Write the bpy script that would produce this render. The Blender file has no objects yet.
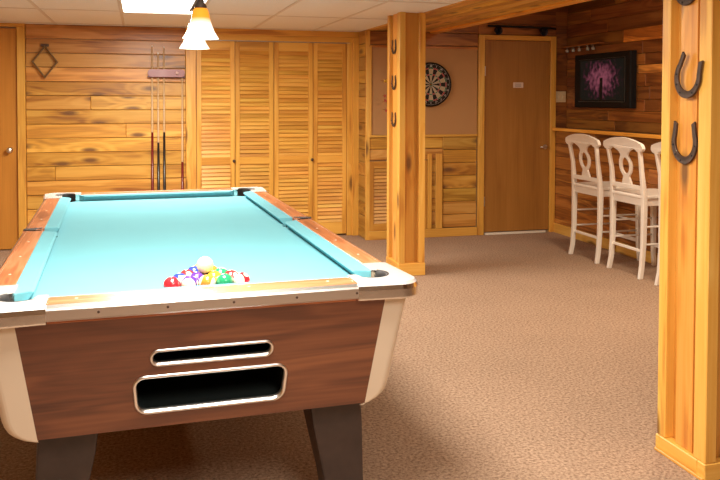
import bpy, bmesh, math, random
from mathutils import Vector, Matrix
random.seed(7)
S = bpy.context.scene
COL = S.collection

# ------------------------------------------------------------------ camera
F, PPY, PITCH, ROLL, YAW, HC = 799.46, 122.37, 0.02973, 0.00259, 0.27015, 1.42
def camera():
    cy, sy, cp, sp, cr, sr = math.cos(YAW), math.sin(YAW), math.cos(PITCH), math.sin(PITCH), math.cos(ROLL), math.sin(ROLL)
    fwd = Vector((sy, cy, 0)); right = Vector((cy, -sy, 0)); up = Vector((0, 0, 1))
    f2 = fwd*cp - up*sp; u2 = up*cp + fwd*sp
    r3 = right*cr + u2*sr; u3 = u2*cr - right*sr
    cd = bpy.data.cameras.new('camera'); co = bpy.data.objects.new('camera', cd); COL.objects.link(co)
    cd.sensor_width = 36; cd.lens = F*36/720; cd.shift_y = -(240-PPY)/720
    cd.clip_start = 0.05
    m = Matrix((r3, u3, -f2)).transposed().to_4x4(); m.translation = Vector((0, 0, HC))
    co.matrix_world = m
    S.camera = co
camera()

# ------------------------------------------------------------------ light, exposure
w = bpy.data.worlds.new('world'); S.world = w; w.use_nodes = True
w.node_tree.nodes['Background'].inputs[0].default_value = (1, .9, .78, 1)
w.node_tree.nodes['Background'].inputs[1].default_value = .3
def area(name, loc, sx, sy, power, col=(1, .93, .82), rot=(0, 0, 0)):
    l = bpy.data.lights.new(name, 'AREA'); l.shape = 'RECTANGLE'; l.size = sx; l.size_y = sy
    l.energy = power; l.color = col
    o = bpy.data.objects.new(name, l); COL.objects.link(o); o.location = loc; o.rotation_euler = rot
    return o
area('ceiling_area_light', (.175, 6.01, 2.08), .56, 1.16, 70)
area('ceiling_area_light', (.175, 2.35, 2.08), .56, 1.16, 64)  # unseen fill light added above the near end of the table
area('ceiling_area_light', (.8, 0.6, 2.08), .56, 1.16, 30)  # out-of-view fill light added close to the camera
area('bar_fill_light', (3.4, 4.4, 2.44), .5, .5, 38, (1, .82, .6))  # warm fill light added over the bar side, no fixture seen there
S.view_settings.view_transform = 'Standard'
S.view_settings.look = 'None'
S.view_settings.gamma = 1
S.view_settings.use_curve_mapping = False
S.view_settings.exposure = 0.6

# ------------------------------------------------------------------ helpers
def tag(o, label=None, cat=None, group=None, kind=None):
    if label: o['label'] = label
    if cat: o['category'] = cat
    if group: o['group'] = group
    if kind: o['kind'] = kind
    return o
def empty(name, loc=(0, 0, 0), rz=0, **k):
    o = bpy.data.objects.new(name, None); COL.objects.link(o); o.location = loc; o.rotation_euler = (0, 0, rz)
    o.empty_display_size = .1
    return tag(o, **k)

class MB:
    """collects polygons with wood UVs (metres, u along the grain) and a tint"""
    def __init__(s): s.v = []; s.f = []; s.uv = []; s.c = []; s.sm = []
    def add(s, vs, fs, grain=0, tint=(1, 1, 1), M=None, smooth=False, off=None):
        b = len(s.v); off = off or (random.random()*40, random.random()*40)
        vs = [Vector(v) for v in vs]
        for f in fs:
            n = Vector((0, 0, 0)); p = [vs[i] for i in f]
            for i in range(len(p)): n += p[i].cross(p[(i+1) % len(p)])
            a = max(range(3), key=lambda i: abs(n[i]))
            rest = [i for i in range(3) if i != a]
            if grain in rest: u = grain; v = [i for i in rest if i != grain][0]
            else: u, v = rest
            k = 1 if grain in rest else 0
            s.uv.append([(q[u]+off[0], q[v]+off[1] + (.37*a)) for q in p])
            s.f.append([b+i for i in f]); s.c.append(tint); s.sm.append(smooth)
        s.v += [tuple(M @ q) if M else tuple(q) for q in vs]
        return s
    def box(s, x0, x1, y0, y1, z0, z1, grain=0, tint=(1, 1, 1), M=None):
        vs = [(x0, y0, z0), (x1, y0, z0), (x1, y1, z0), (x0, y1, z0), (x0, y0, z1), (x1, y0, z1), (x1, y1, z1), (x0, y1, z1)]
        return s.add(vs, [(0, 3, 2, 1), (4, 5, 6, 7), (0, 1, 5, 4), (2, 3, 7, 6), (1, 2, 6, 5), (3, 0, 4, 7)], grain, tint, M)
    def rings(s, rings, grain=0, tint=(1, 1, 1), cap0=True, cap1=True, smooth=False, closed=True, M=None):
        n = len(rings[0]); vs = [p for r in rings for p in r]; fs = []
        for k in range(len(rings)-1):
            for i in range(n if closed else n-1):
                j = (i+1) % n
                fs.append((k*n+i, k*n+j, (k+1)*n+j, (k+1)*n+i))
        off = (random.random()*40, random.random()*40)
        s.add(vs, fs, grain, tint, M, smooth, off)
        b = len(s.v)-len(vs)
        for cap, k in ((cap0, 0), (cap1, len(rings)-1)):
            if cap:
                idx = list(range(k*n, k*n+n))
                if k == 0: idx = idx[::-1]
                p = [Vector(vs[i]) for i in idx]
                s.f.append([b+i for i in idx]); s.c.append(tint); s.sm.append(False)
                s.uv.append([(q[0]+off[0], q[1]+off[1]) for q in p])
        return s
    def lathe(s, prof, c=(0, 0, 0), axis=2, n=24, smooth=True, tint=(1, 1, 1), cap0=True, cap1=True, M=None):
        rs = []
        for r, h in prof:
            ring = []
            for i in range(n):
                a = 2*math.pi*i/n; p = [0, 0, 0]
                p[(axis+1) % 3] = r*math.cos(a); p[(axis+2) % 3] = r*math.sin(a); p[axis] = h
                ring.append((p[0]+c[0], p[1]+c[1], p[2]+c[2]))
            rs.append(ring)
        return s.rings(rs, axis, tint, cap0, cap1, smooth, M=M)
    def tube(s, path, r, n=10, tint=(1, 1, 1), grain=2, M=None, closed=False):
        P = [Vector(p) for p in path]; rs = []; N = None
        R = r if isinstance(r, (list, tuple)) else [r]*len(P)
        for i, p in enumerate(P):
            if closed: t = (P[(i+1) % len(P)]-P[i-1]).normalized()
            else: t = (P[min(i+1, len(P)-1)]-P[max(i-1, 0)]).normalized()
            if N is None: N = t.orthogonal().normalized()
            N = (N - t*N.dot(t)).normalized(); B = t.cross(N)
            rs.append([tuple(p + (N*math.cos(2*math.pi*k/n)+B*math.sin(2*math.pi*k/n))*R[i]) for k in range(n)])
        if closed: rs.append(rs[0])
        return s.rings(rs, grain, tint, not closed, not closed, True, M=M)
    def sweep(s, path, wx, wy, tint=(1, 1, 1), M=None):
        """rectangular section in XY carried up a path; wx, wy lists or numbers"""
        rs = []
        for i, (x, y, z) in enumerate(path):
            a = (wx[i] if isinstance(wx, (list, tuple)) else wx)/2; b = (wy[i] if isinstance(wy, (list, tuple)) else wy)/2
            rs.append([(x-a, y-b, z), (x+a, y-b, z), (x+a, y+b, z), (x-a, y+b, z)])
        return s.rings(rs, 2, tint, M=M)
    def build(s, name, mat, parent=None, bevel=0, seg=1, autosmooth=False, loc=None, rot=None, subsurf=0, **k):
        me = bpy.data.meshes.new(name); me.from_pydata(s.v, [], s.f)
        me.uv_layers.new(name='UVMap'); me.color_attributes.new('tint', 'FLOAT_COLOR', 'CORNER')
        uvl = me.uv_layers['UVMap']; ca = me.color_attributes['tint']
        for pi, p in enumerate(me.polygons):
            p.use_smooth = s.sm[pi]
            for j in range(p.loop_total):
                uvl.data[p.loop_start+j].uv = s.uv[pi][j]
                c = s.c[pi]; ca.data[p.loop_start+j].color = (c[0], c[1], c[2], 1)
        me.validate(); me.update()
        bm = bmesh.new(); bm.from_mesh(me); bmesh.ops.recalc_face_normals(bm, faces=bm.faces); bm.to_mesh(me); bm.free()
        me.materials.append(mat)
        o = bpy.data.objects.new(name, me); COL.objects.link(o)
        if parent: o.parent = parent
        if loc: o.location = loc
        if rot: o.rotation_euler = rot
        if bevel:
            m = o.modifiers.new('bevel', 'BEVEL'); m.width = bevel; m.segments = seg; m.limit_method = 'ANGLE'; m.angle_limit = .7
            m.harden_normals = False
        if subsurf:
            m = o.modifiers.new('sub', 'SUBSURF'); m.levels = subsurf; m.render_levels = subsurf
        return tag(o, **k)

def plate(outline, holes, t, tf):
    """flat plate with holes in (a,b) coords, thickness t, mapped by tf(a,b,c)->xyz ; returns MB"""
    cu = bpy.data.curves.new('tmp', 'CURVE'); cu.dimensions = '2D'; cu.fill_mode = 'BOTH'
    cu.extrude = t/2
    for pts in [outline]+holes:
        sp = cu.splines.new('POLY'); sp.points.add(len(pts)-1)
        for i, (x, y) in enumerate(pts): sp.points[i].co = (x, y, 0, 1)
        sp.use_cyclic_u = True
    ob = bpy.data.objects.new('tmp', cu); COL.objects.link(ob)
    dg = bpy.context.evaluated_depsgraph_get()
    me = bpy.data.meshes.new_from_object(ob.evaluated_get(dg))
    m = MB(); vs = [v.co.copy() for v in me.vertices]
    m.add(vs, [tuple(p.vertices) for p in me.polygons], 0)
    bm = bmesh.new()
    m.v = [tuple(tf(v[0], v[1], v[2])) for v in m.v]
    bm.free()
    bpy.data.objects.remove(ob); bpy.data.curves.remove(cu); bpy.data.meshes.remove(me)
    return m
def weld(o, d=1e-5):
    bm = bmesh.new(); bm.from_mesh(o.data); bmesh.ops.remove_doubles(bm, verts=bm.verts, dist=d)
    bmesh.ops.recalc_face_normals(bm, faces=bm.faces); bm.to_mesh(o.data); bm.free()
    return o
def rrect(x0, x1, y0, y1, r, n=6, skew=0):
    pts = []
    for cx, cy, a0 in ((x1-r, y1-r, 0), (x0+r, y1-r, 90), (x0+r, y0+r, 180), (x1-r, y0+r, 270)):
        for i in range(n+1):
            a = math.radians(a0+90*i/n); pts.append((cx+r*math.cos(a), cy+r*math.sin(a)))
    return pts

# ------------------------------------------------------------------ materials
def mat(name):
    m = bpy.data.materials.new(name); m.use_nodes = True
    nt = m.node_tree; b = nt.nodes['Principled BSDF']
    return m, nt, b
def plain(name, col, rough=.5, metal=0, spec=.5, emis=None, es=0, bump=0, bscale=200, coat=0, var=0, vscale=8):
    m, nt, b = mat(name)
    b.inputs['Base Color'].default_value = (*col, 1); b.inputs['Roughness'].default_value = rough
    b.inputs['Metallic'].default_value = metal; b.inputs['Specular IOR Level'].default_value = spec
    b.inputs['Coat Weight'].default_value = coat
    if emis: b.inputs['Emission Color'].default_value = (*emis, 1); b.inputs['Emission Strength'].default_value = es
    if bump or var:
        tc = nt.nodes.new('ShaderNodeTexCoord')
    if var:
        n = nt.nodes.new('ShaderNodeTexNoise'); n.inputs['Scale'].default_value = vscale; n.inputs['Detail'].default_value = 5
        nt.links.new(tc.outputs['Object'], n.inputs['Vector'])
        mx = nt.nodes.new('ShaderNodeMix'); mx.data_type = 'RGBA'
        mx.inputs['A'].default_value = (*[c*(1-var) for c in col], 1); mx.inputs['B'].default_value = (*[min(1, c*(1+var)) for c in col], 1)
        nt.links.new(n.outputs['Fac'], mx.inputs['Factor']); nt.links.new(mx.outputs['Result'], b.inputs['Base Color'])
    if bump:
        n = nt.nodes.new('ShaderNodeTexNoise'); n.inputs['Scale'].default_value = bscale; n.inputs['Detail'].default_value = 3
        nt.links.new(tc.outputs['Object'], n.inputs['Vector'])
        bp = nt.nodes.new('ShaderNodeBump'); bp.inputs['Strength'].default_value = bump; bp.inputs['Distance'].default_value = .002
        nt.links.new(n.outputs['Fac'], bp.inputs['Height']); nt.links.new(bp.outputs['Normal'], b.inputs['Normal'])
    return m
def wood(name, light, mid, dark, rough=.4, knots=1., ring=1., su=1., coat=.15, knotcol=(.12, .045, .015)):
    m, nt, b = mat(name); N = nt.nodes.new; L = nt.links.new
    uv = N('ShaderNodeUVMap'); uv.uv_map = 'UVMap'
    def mapped(sx, sy):
        mp = N('ShaderNodeMapping'); mp.inputs['Scale'].default_value = (sx*su, sy*su, 1); L(uv.outputs[0], mp.inputs[0]); return mp
    # knots
    mk = mapped(1.7, 5.2); vk = N('ShaderNodeTexVoronoi'); vk.voronoi_dimensions = '2D'; vk.inputs['Scale'].default_value = 1; vk.inputs['Randomness'].default_value = 1
    L(mk.outputs[0], vk.inputs['Vector'])
    kr = N('ShaderNodeMapRange'); kr.inputs['From Min'].default_value = .06; kr.inputs['From Max'].default_value = .17; kr.inputs['To Min'].default_value = 1; kr.inputs['To Max'].default_value = 0
    L(vk.outputs['Distance'], kr.inputs['Value'])
    sep = N('ShaderNodeSeparateColor'); L(vk.outputs['Color'], sep.inputs[0])
    th = N('ShaderNodeMath'); th.operation = 'GREATER_THAN'; th.inputs[1].default_value = 1-.45*knots; L(sep.outputs[0], th.inputs[0])
    kf = N('ShaderNodeMath'); kf.operation = 'MULTIPLY'; L(kr.outputs[0], kf.inputs[0]); L(th.outputs[0], kf.inputs[1])
    # halo bends the grain
    hr = N('ShaderNodeMapRange'); hr.inputs['From Min'].default_value = 0; hr.inputs['From Max'].default_value = .45; hr.inputs['To Min'].default_value = 1; hr.inputs['To Max'].default_value = 0
    L(vk.outputs['Distance'], hr.inputs['Value'])
    hf = N('ShaderNodeMath'); hf.operation = 'MULTIPLY'; L(hr.outputs[0], hf.inputs[0]); L(th.outputs[0], hf.inputs[1])
    # broad cathedral grain
    m1 = mapped(.9, 9); n1 = N('ShaderNodeTexNoise'); n1.noise_dimensions = '2D'; n1.inputs['Scale'].default_value = 1; n1.inputs['Detail'].default_value = 2; n1.inputs['Distortion'].default_value = .4
    L(m1.outputs[0], n1.inputs['Vector'])
    ad = N('ShaderNodeMath'); ad.operation = 'MULTIPLY_ADD'; ad.inputs[1].default_value = .5; L(hf.outputs[0], ad.inputs[0]); L(n1.outputs['Fac'], ad.inputs[2])
    sn = N('ShaderNodeMath'); sn.operation = 'MULTIPLY'; sn.inputs[1].default_value = 24*ring; L(ad.outputs[0], sn.inputs[0])
    si = N('ShaderNodeMath'); si.operation = 'SINE'; L(sn.outputs[0], si.inputs[0])
    # fine streaks
    m2 = mapped(2.2, 95); n2 = N('ShaderNodeTexNoise'); n2.noise_dimensions = '2D'; n2.inputs['Scale'].default_value = 1; n2.inputs['Detail'].default_value = 4
    L(m2.outputs[0], n2.inputs['Vector'])
    a = N('ShaderNodeMath'); a.operation = 'MULTIPLY_ADD'; a.inputs[1].default_value = .085; L(si.outputs[0], a.inputs[0]); L(n1.outputs['Fac'], a.inputs[2])
    c = N('ShaderNodeMath'); c.operation = 'MULTIPLY_ADD'; c.inputs[1].default_value = .35; L(n2.outputs['Fac'], c.inputs[0]); L(a.outputs[0], c.inputs[2])
    rp = N('ShaderNodeValToRGB'); e = rp.color_ramp.elements
    e[0].position = .36; e[0].color = (*dark, 1); e[1].position = .98; e[1].color = (*light, 1)
    em = e.new(.66); em.color = (*mid, 1)
    L(c.outputs[0], rp.inputs[0])
    at = N('ShaderNodeAttribute'); at.attribute_name = 'tint'
    mu = N('ShaderNodeMix'); mu.data_type = 'RGBA'; mu.blend_type = 'MULTIPLY'; mu.inputs['Factor'].default_value = 1
    L(rp.outputs[0], mu.inputs['A']); L(at.outputs['Color'], mu.inputs['B'])
    mx = N('ShaderNodeMix'); mx.data_type = 'RGBA'; mx.inputs['B'].default_value = (*knotcol, 1)
    km = N('ShaderNodeMath'); km.operation = 'MULTIPLY'; km.inputs[1].default_value = .85; L(kf.outputs[0], km.inputs[0])
    L(km.outputs[0], mx.inputs['Factor']); L(mu.outputs['Result'], mx.inputs['A']); L(mx.outputs['Result'], b.inputs['Base Color'])
    b.inputs['Roughness'].default_value = rough; b.inputs['Coat Weight'].default_value = coat; b.inputs['Coat Roughness'].default_value = .25
    bp = N('ShaderNodeBump'); bp.inputs['Strength'].default_value = .15; bp.inputs['Distance'].default_value = .001
    L(n2.outputs['Fac'], bp.inputs['Height']); L(bp.outputs['Normal'], b.inputs['Normal'])
    return m
M = {}
M['pine'] = wood('knotty_pine', (.84, .48, .11), (.68, .33, .052), (.33, .12, .018), knots=1.5)
M['trim'] = wood('pine_trim', (.88, .52, .12), (.76, .39, .065), (.52, .21, .035), knots=.45, ring=.8)
M['post'] = wood('pine_post', (.90, .56, .14), (.80, .42, .07), (.60, .25, .04), knots=.5, ring=.7)
M['louver'] = wood('louver_pine', (.84, .46, .09), (.74, .36, .058), (.52, .22, .03), knots=0, ring=.5)
M['cedar'] = wood('dark_cedar', (.62, .26, .06), (.40, .14, .03), (.13, .035, .010), knots=.5, ring=1.1)
M['door'] = wood('door_veneer', (.44, .20, .045), (.36, .155, .03), (.26, .10, .02), knots=0, ring=.25, rough=.35)
M['laminate'] = wood('brown_laminate', (.24, .080, .030), (.145, .043, .017), (.07, .019, .008), knots=0, ring=1.6, rough=.35, coat=.3)
M['rail'] = wood('rail_laminate', (.66, .27, .13), (.50, .16, .06), (.26, .07, .03), knots=.25, ring=1.5, rough=.3, coat=.4, su=1.5)
M['leg'] = plain('mottled_leg', (.045, .028, .024), .4, var=.6, vscale=14)
M['cloth'] = plain('teal_cloth', (.15, .40, .46), .95, spec=.1, bump=.15, bscale=900, var=.04, vscale=5)
M['glare'] = plain('chrome_glare', (.90, .89, .88), .25, .55)  # lighter, less metallic chrome: ceiling reflection painted onto upward faces
M['chrome'] = plain('chrome', (.84, .82, .79), .12, 1, bump=.12, bscale=35)
M['alu'] = plain('brushed_aluminium', (.78, .76, .74), .3, 1, bump=.1, bscale=60)
M['cream'] = plain('cream_laminate', (.72, .60, .46), .45)
M['black'] = plain('black_plastic', (.008, .008, .009), .5, spec=.2)
M['dark'] = plain('dark_green_felt', (.004, .010, .010), .9)
M['rubber'] = plain('pocket_leather', (.03, .026, .025), .55)
M['white'] = plain('white_paint', (.88, .82, .74), .4, var=.04, vscale=20)
M['beige'] = plain('beige_wallboard', (.47, .25, .10), .85, bump=.2, bscale=120, var=.05, vscale=3)
M['iron'] = plain('rusty_iron', (.10, .065, .05), .55, .6, bump=.5, bscale=90, var=.35, vscale=40)
M['brass'] = plain('brass', (.7, .48, .22), .22, 1)
M['plastic'] = plain('almond_plastic', (.62, .48, .30), .4)
M['plaster'] = plain('painted_wallboard', (.55, .42, .28), .9)
M['glass'] = plain('drinking_glass', (.85, .82, .78), .05, 0, coat=.5)
M['glass'].node_tree.nodes['Principled BSDF'].inputs['Transmission Weight'].default_value = .6

def carpet():
    m, nt, b = mat('carpet'); N = nt.nodes.new; L = nt.links.new
    tc = N('ShaderNodeTexCoord')
    n1 = N('ShaderNodeTexNoise'); n1.inputs['Scale'].default_value = 75; n1.inputs['Detail'].default_value = 4; n1.inputs['Roughness'].default_value = .7; L(tc.outputs['Object'], n1.inputs['Vector'])
    n2 = N('ShaderNodeTexNoise'); n2.inputs['Scale'].default_value = 2.2; n2.inputs['Detail'].default_value = 3; L(tc.outputs['Object'], n2.inputs['Vector'])
    r = N('ShaderNodeValToRGB'); e = r.color_ramp.elements
    e[0].position = .3; e[0].color = (.18, .108, .07, 1); e[1].position = .72; e[1].color = (.60, .42, .295, 1); L(n1.outputs['Fac'], r.inputs[0])
    mp = N('ShaderNodeMapRange'); mp.inputs['To Min'].default_value = .88; mp.inputs['To Max'].default_value = 1.1; L(n2.outputs['Fac'], mp.inputs['Value'])
    mu = N('ShaderNodeVectorMath'); mu.operation = 'SCALE'; L(r.outputs[0], mu.inputs[0]); L(mp.outputs[0], mu.inputs['Scale'])
    L(mu.outputs[0], b.inputs['Base Color']); b.inputs['Roughness'].default_value = 1; b.inputs['Specular IOR Level'].default_value = 0
    b.inputs['Sheen Weight'].default_value = 0
    bp = N('ShaderNodeBump'); bp.inputs['Strength'].default_value = .8; bp.inputs['Distance'].default_value = .006
    L(n1.outputs['Fac'], bp.inputs['Height']); L(bp.outputs['Normal'], b.inputs['Normal'])
    return m
M['carpet'] = carpet()
M['tile'] = plain('ceiling_tile', (.82, .79, .74), .95, spec=.1, bump=.5, bscale=160, var=.05, vscale=60)
M['grid'] = plain('ceiling_grid_metal', (.66, .59, .51), .5)
M['diffuser'] = plain('lit_diffuser', (.9, .9, .88), .5, emis=(1, .96, .9), es=4)

# ------------------------------------------------------------------ structure
YL, YD, HT, XS, XB, XT = 8.0, 7.67, 2.107, 2.194, 4.28, 4.42
XLF, YN, HR = -2.8, -2.6, 2.5       # left wall, wall behind the camera, ceiling height over the bar side
MB().box(XLF-.1, XT+.1, YN-.1, 8.2, -.1, 0).build('floor', M['carpet'], kind='structure')
c = MB().box(XLF, XS, YN, 8.1, HT, HT+.08).build('ceiling', M['tile'], kind='structure')
g = MB()
k = -4
for i in range(-4, 5):
    X = -.13+.61*i
    if XLF < X < XS-.05: g.box(X-.012, X+.012, YN, YL-.02, HT-.004, HT+.002)
for i in range(-8, 3):
    Y = 6.62+1.22*i
    if YN < Y < YL: g.box(XLF, XS-.01, Y-.012, Y+.012, HT-.0035, HT+.002)
for i in range(-8, 3): pass
g.build('trim_1', M['grid'], kind='structure')

def tints(a=.78, b=1.15, warm=.08):
    t = random.uniform(a, b); return (t*random.uniform(1-warm*.3, 1), t*random.uniform(1-warm, 1+warm), t*random.uniform(1-2*warm, 1+2*warm))
def boards(mb, x0, x1, z0, z1, y, th, pitch, axis='x', lo=.78, hi=1.15, lens=(1.1, 3.0), top=True, custom=None):
    """horizontal boards on a wall. axis x: face at y looking -y ; axis y: face at x=y looking -x"""
    z = z1; row = 0
    while z > z0+.01:
        za = max(z0, z-pitch)
        p = x0; first = True
        while p < x1-1e-4:
            q = p+random.uniform(*lens) if not first else p+random.uniform(.25, lens[1])
            first = False
            if x1-q < .3: q = x1
            t = tints(lo, hi)
            if custom and row < len(custom): t = tuple(a*c for a, c in zip(t, custom[row]))
            if axis == 'x': mb.box(p+.0008, q-.0008, y, y+th, za+.002, z-.002, 0, t)
            else: mb.box(y, y+th, p+.0008, q-.0008, za+.0015, z-.0015, 1, t)
            p = q
        z = za; row += 1
    return mb

# back wall: left plank run, closet opening, stepped right part
wb = MB().box(XLF, .5, YL+.02, YL+.12, 0, HT+.3).box(.5, 2.17, YL+.42, YL+.5, 0, HT+.3).box(2.17, 2.3, YL+.02, YL+.5, 0, HT+.3).box(2.212, XT+.2, YD+.03, YL+.1, 0, HR+.05).build('wall_back', M['plaster'], kind='structure')
boards(MB(), -1.01, .445, 0, HT, YL, .02, .1335, custom=[(.72, .62, .7), (.85, .8, .9), (.82, .74, .8), (1, .95, 1), (.86, .8, .85), (1, 1, 1), (.9, .85, .9), (1, 1, 1), (1, 1, 1), (1, 1.02, .9)]).build('plank_facing', M['pine'], wb, bevel=.0045)
boards(MB(), XLF, -1.98, 0, HT, YL, .02, .1335).build('plank_facing', M['pine'], wb, bevel=.0045)
boards(MB(), YD+.02, YL+.02, 0, HT, 2.19, .02, .1335, axis='y', lo=.45, hi=.8).build('corner_planks', M['pine'], wb, bevel=.0045)
boards(MB(), 2.215, 3.395, 1.94, HR, YD+.004, .02, .135, lo=.6, hi=1.0).box(3.395, 4.29, YD+.004, YD+.024, 2.09, 2.2, 0, (.8, .75, .7)).box(3.395, 4.29, YD+.004, YD+.024, 2.203, HR, 0, (.62, .55, .5)).build('upper_planks', M['cedar'], wb, bevel=.0045)
MB().box(2.245, 3.385, YD+.006, YD+.028, 1.05, 1.935).build('wall_panel', M['beige'], wb)
boards(MB(), 3.01, 3.385, .085, 1.03, YD+.006, .02, .134, lo=.62, hi=1.0).build('wainscot', M['pine'], wb, bevel=.0045)
boards(MB(), 2.835, 3.01, .085, .80, YD+.006, .02, .134, lo=.6, hi=.9).build('wainscot', M['pine'], wb)
boards(MB(), 2.215, 3.01, .80, 1.03, YD+.006, .02, .118, lo=.6, hi=.95).build('wainscot', M['pine'], wb, bevel=.0045)
MB().box(4.285, XT+.02, YD+.004, YD+.024, 0, 1.06, 0, (.6, .5, .45)).box(4.285, XT+.02, YD+.004, YD+.024, 1.06, HR, 0, (.55, .5, .45)).build('corner_planks', M['cedar'], wb)

# trims on the back wall
def trim(n, *boxes, m='trim', bevel=.003, parent=None, name=None):
    b = MB()
    for bx in boxes:
        d = (bx[1]-bx[0], bx[3]-bx[2], bx[5]-bx[4]); gr = max(range(3), key=lambda i: d[i])
        b.box(*bx, gr, tints(.9, 1.06, .03))
    return b.build(name or 'trim_%d' % n, M[m], parent, bevel=bevel, kind=None if parent else 'structure')
trim(2, (2.222, 2.243, YD-.008, YD+.01, 1.04, 1.95), (2.222, 3.39, YD-.012, YD+.01, 1.03, 1.055))          # around the tan panel
trim(3, (2.215, 3.39, YD-.005, YD+.01, 1.932, 1.955), m='cedar')
trim(4, (2.215, 3.39, YD-.012, YD+.008, 0, .088), bevel=.004)
trim(5, (2.84, 2.885, YD-.015, YD+.006, .088, .86), (2.93, 3.0, YD-.012, YD+.006, .088, .86))
# ceiling-side edge board above closet and planks
trim(12, (2.186, 2.226, YD-.004, YD+.03, 0, 2.1))
trim(6, (.445, 2.2, YL-.03, YL+.03, 2.05, HT))
trim(7, (.445, .545, YL-.03, YL+.02, 0, 2.05), (2.128, 2.2, YL-.04, YL+.02, 0, 2.05), (2.075, 2.128, YL-.01, YL+.03, 0, 1.995), (.545, 2.128, YL-.02, YL+.03, 1.993, 2.05))
MB().box(.6, 2.1, YL-.022, YL+.0, 1.988, 1.9935).build('trim_8', M['alu'], kind='structure')

# doors
def knob(parent, x, y, z, m, r=.028, name='door_knob'):
    return MB().lathe([(.001, -.06), (r*.75, -.058), (r, -.045), (r*.9, -.03), (.012, -.022), (.012, -.008), (r*.95, -.006), (r*.95, 0)], (x, y, z), 1, 18).build(name, m, parent, label='metal door knob')
d1 = MB().box(-1.9, -1.085, YL-.005, YL+.015, .012, 2.06, 2, (1.5, 1.45, 1.1)).build('door_1', M['door'], bevel=.002, kind='structure')
knob(d1, -1.152, YL-.006, .935, M['alu'])
trim(9, (-1.082, -1.012, YL-.03, YL+.02, 0, 2.075), (-1.975, -1.905, YL-.03, YL+.02, 0, 2.075), (-1.975, -1.012, YL-.03, YL+.02, 2.075, HT))
d2 = MB().box(3.465, 4.215, YD-.004, YD+.02, .03, 2.03, 2).build('door_2', M['door'], bevel=.002, kind='structure')
MB().box(3.475, 4.17, YD-.03, YD-.004, .002, .022, 0).build('threshold', plain('pale_strip', (.8, .72, .6), .5), d2)
b = MB().lathe([(.024, -.01), (.024, 0)], (4.165, YD-.006, .912), 1, 16); b.tube([(4.165, YD-.012, .912), (4.165, YD-.045, .912), (4.09, YD-.05, .912)], .008, 8)
b.build('door_handle', M['alu'], d2)
MB().box(3.462, 3.474, YD-.012, YD-.004, 1.66, 1.76).box(3.462, 3.474, YD-.012, YD-.004, .30, .40).build('hinge', M['alu'], d2)
trim(10, (3.395, 3.46, YD-.02, YD+.02, 0, 2.085), (4.22, 4.283, YD-.02, YD+.02, 0, 2.085), (3.46, 4.22, YD-.02, YD+.02, 2.035, 2.085))
# small notice on the door
sg = MB().box(3.79, 3.905, YD-.007, YD-.0045, 1.538, 1.594).build('door_notice', plain('notice_paper', (.75, .58, .48), .7), label='small pale notice with grey lines on the brown door', cat='sign')
l = MB()
for zz in (1.578, 1.568, 1.558, 1.549): l.box(3.808, 3.88, YD-.0085, YD-.0068, zz-.002, zz+.002)
l.build('printed_lines', plain('notice_ink', (.28, .2, .2), .7), sg)

# closet folding doors
def louver_panel(name, x0, x1, z0, z1, y, parent, mid=(.76, .83), pitch=.0385, stile=.045, toprail=.09, botrail=.12, tint=None):
    t = tint or tints(.93, 1.05, .03); b = MB()
    b.box(x0, x0+stile, y, y+.028, z0, z1, 2, t).box(x1-stile, x1, y, y+.028, z0, z1, 2, t)
    b.box(x0+stile, x1-stile, y+.002, y+.026, z1-toprail, z1, 0, t).box(x0+stile, x1-stile, y+.002, y+.026, z0, z0+botrail, 0, t)
    secs = [(z0+botrail, z1-toprail)]
    if mid:
        b.box(x0+stile, x1-stile, y+.002, y+.026, mid[0], mid[1], 0, tuple(q*1.04 for q in t)); secs = [(z0+botrail, mid[0]), (mid[1], z1-toprail)]
    for a, e in secs:
        n = int((e-a)/pitch); st = (e-a)/n
        for i in range(n):
            z = a+st*i; xa, xb = x0+stile, x1-stile
            tt = tuple(q*random.uniform(.94, 1.04) for q in t)
            # tilted slat: bottom edge forward
            vs = [(xa, y+.002, z+.002), (xb, y+.002, z+.002), (xb, y+.007, z-.001), (xa, y+.007, z-.001),
                  (xa, y+.019, z+st+.004), (xb, y+.019, z+st+.004), (xb, y+.024, z+st+.001), (xa, y+.024, z+st+.001)]
            b.add(vs, [(0, 3, 2, 1), (4, 5, 6, 7), (0, 1, 5, 4), (2, 3, 7, 6), (1, 2, 6, 5), (3, 0, 4, 7)], 0, tt)
    return b.build(name, M['louver'], parent, bevel=.0015)
for n, (xa, xm, xb) in enumerate(((.55, .925, 1.312), (1.318, 1.718, 2.072))):
    d = empty('door_%d' % (3+n), (0, 0, 0), kind='structure')
    louver_panel('louvered_panel', xa, xm-.003, .02, 1.985, YL+.0, d)
    louver_panel('louvered_panel', xm+.003, xb, .02, 1.985, YL+.004, d)
    MB().lathe([(.001, -.03), (.012, -.028), (.016, -.018), (.01, -.006), (.008, 0)], (xm-.012, YL-.0, .795), 1, 14).build('knob', M['iron'], d)
# low cupboard door under the dart area
d = empty('door_5', (0, 0, 0), kind='structure')
louver_panel('louvered_panel', 2.225, 2.525, .09, .79, YD-.002, d, mid=None, pitch=.033, tint=(.78, .74, .7), botrail=.07, toprail=.07)
louver_panel('louvered_panel', 2.53, 2.835, .09, .79, YD-.002, d, mid=None, pitch=.033, tint=(.78, .74, .7), botrail=.07, toprail=.07)

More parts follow.
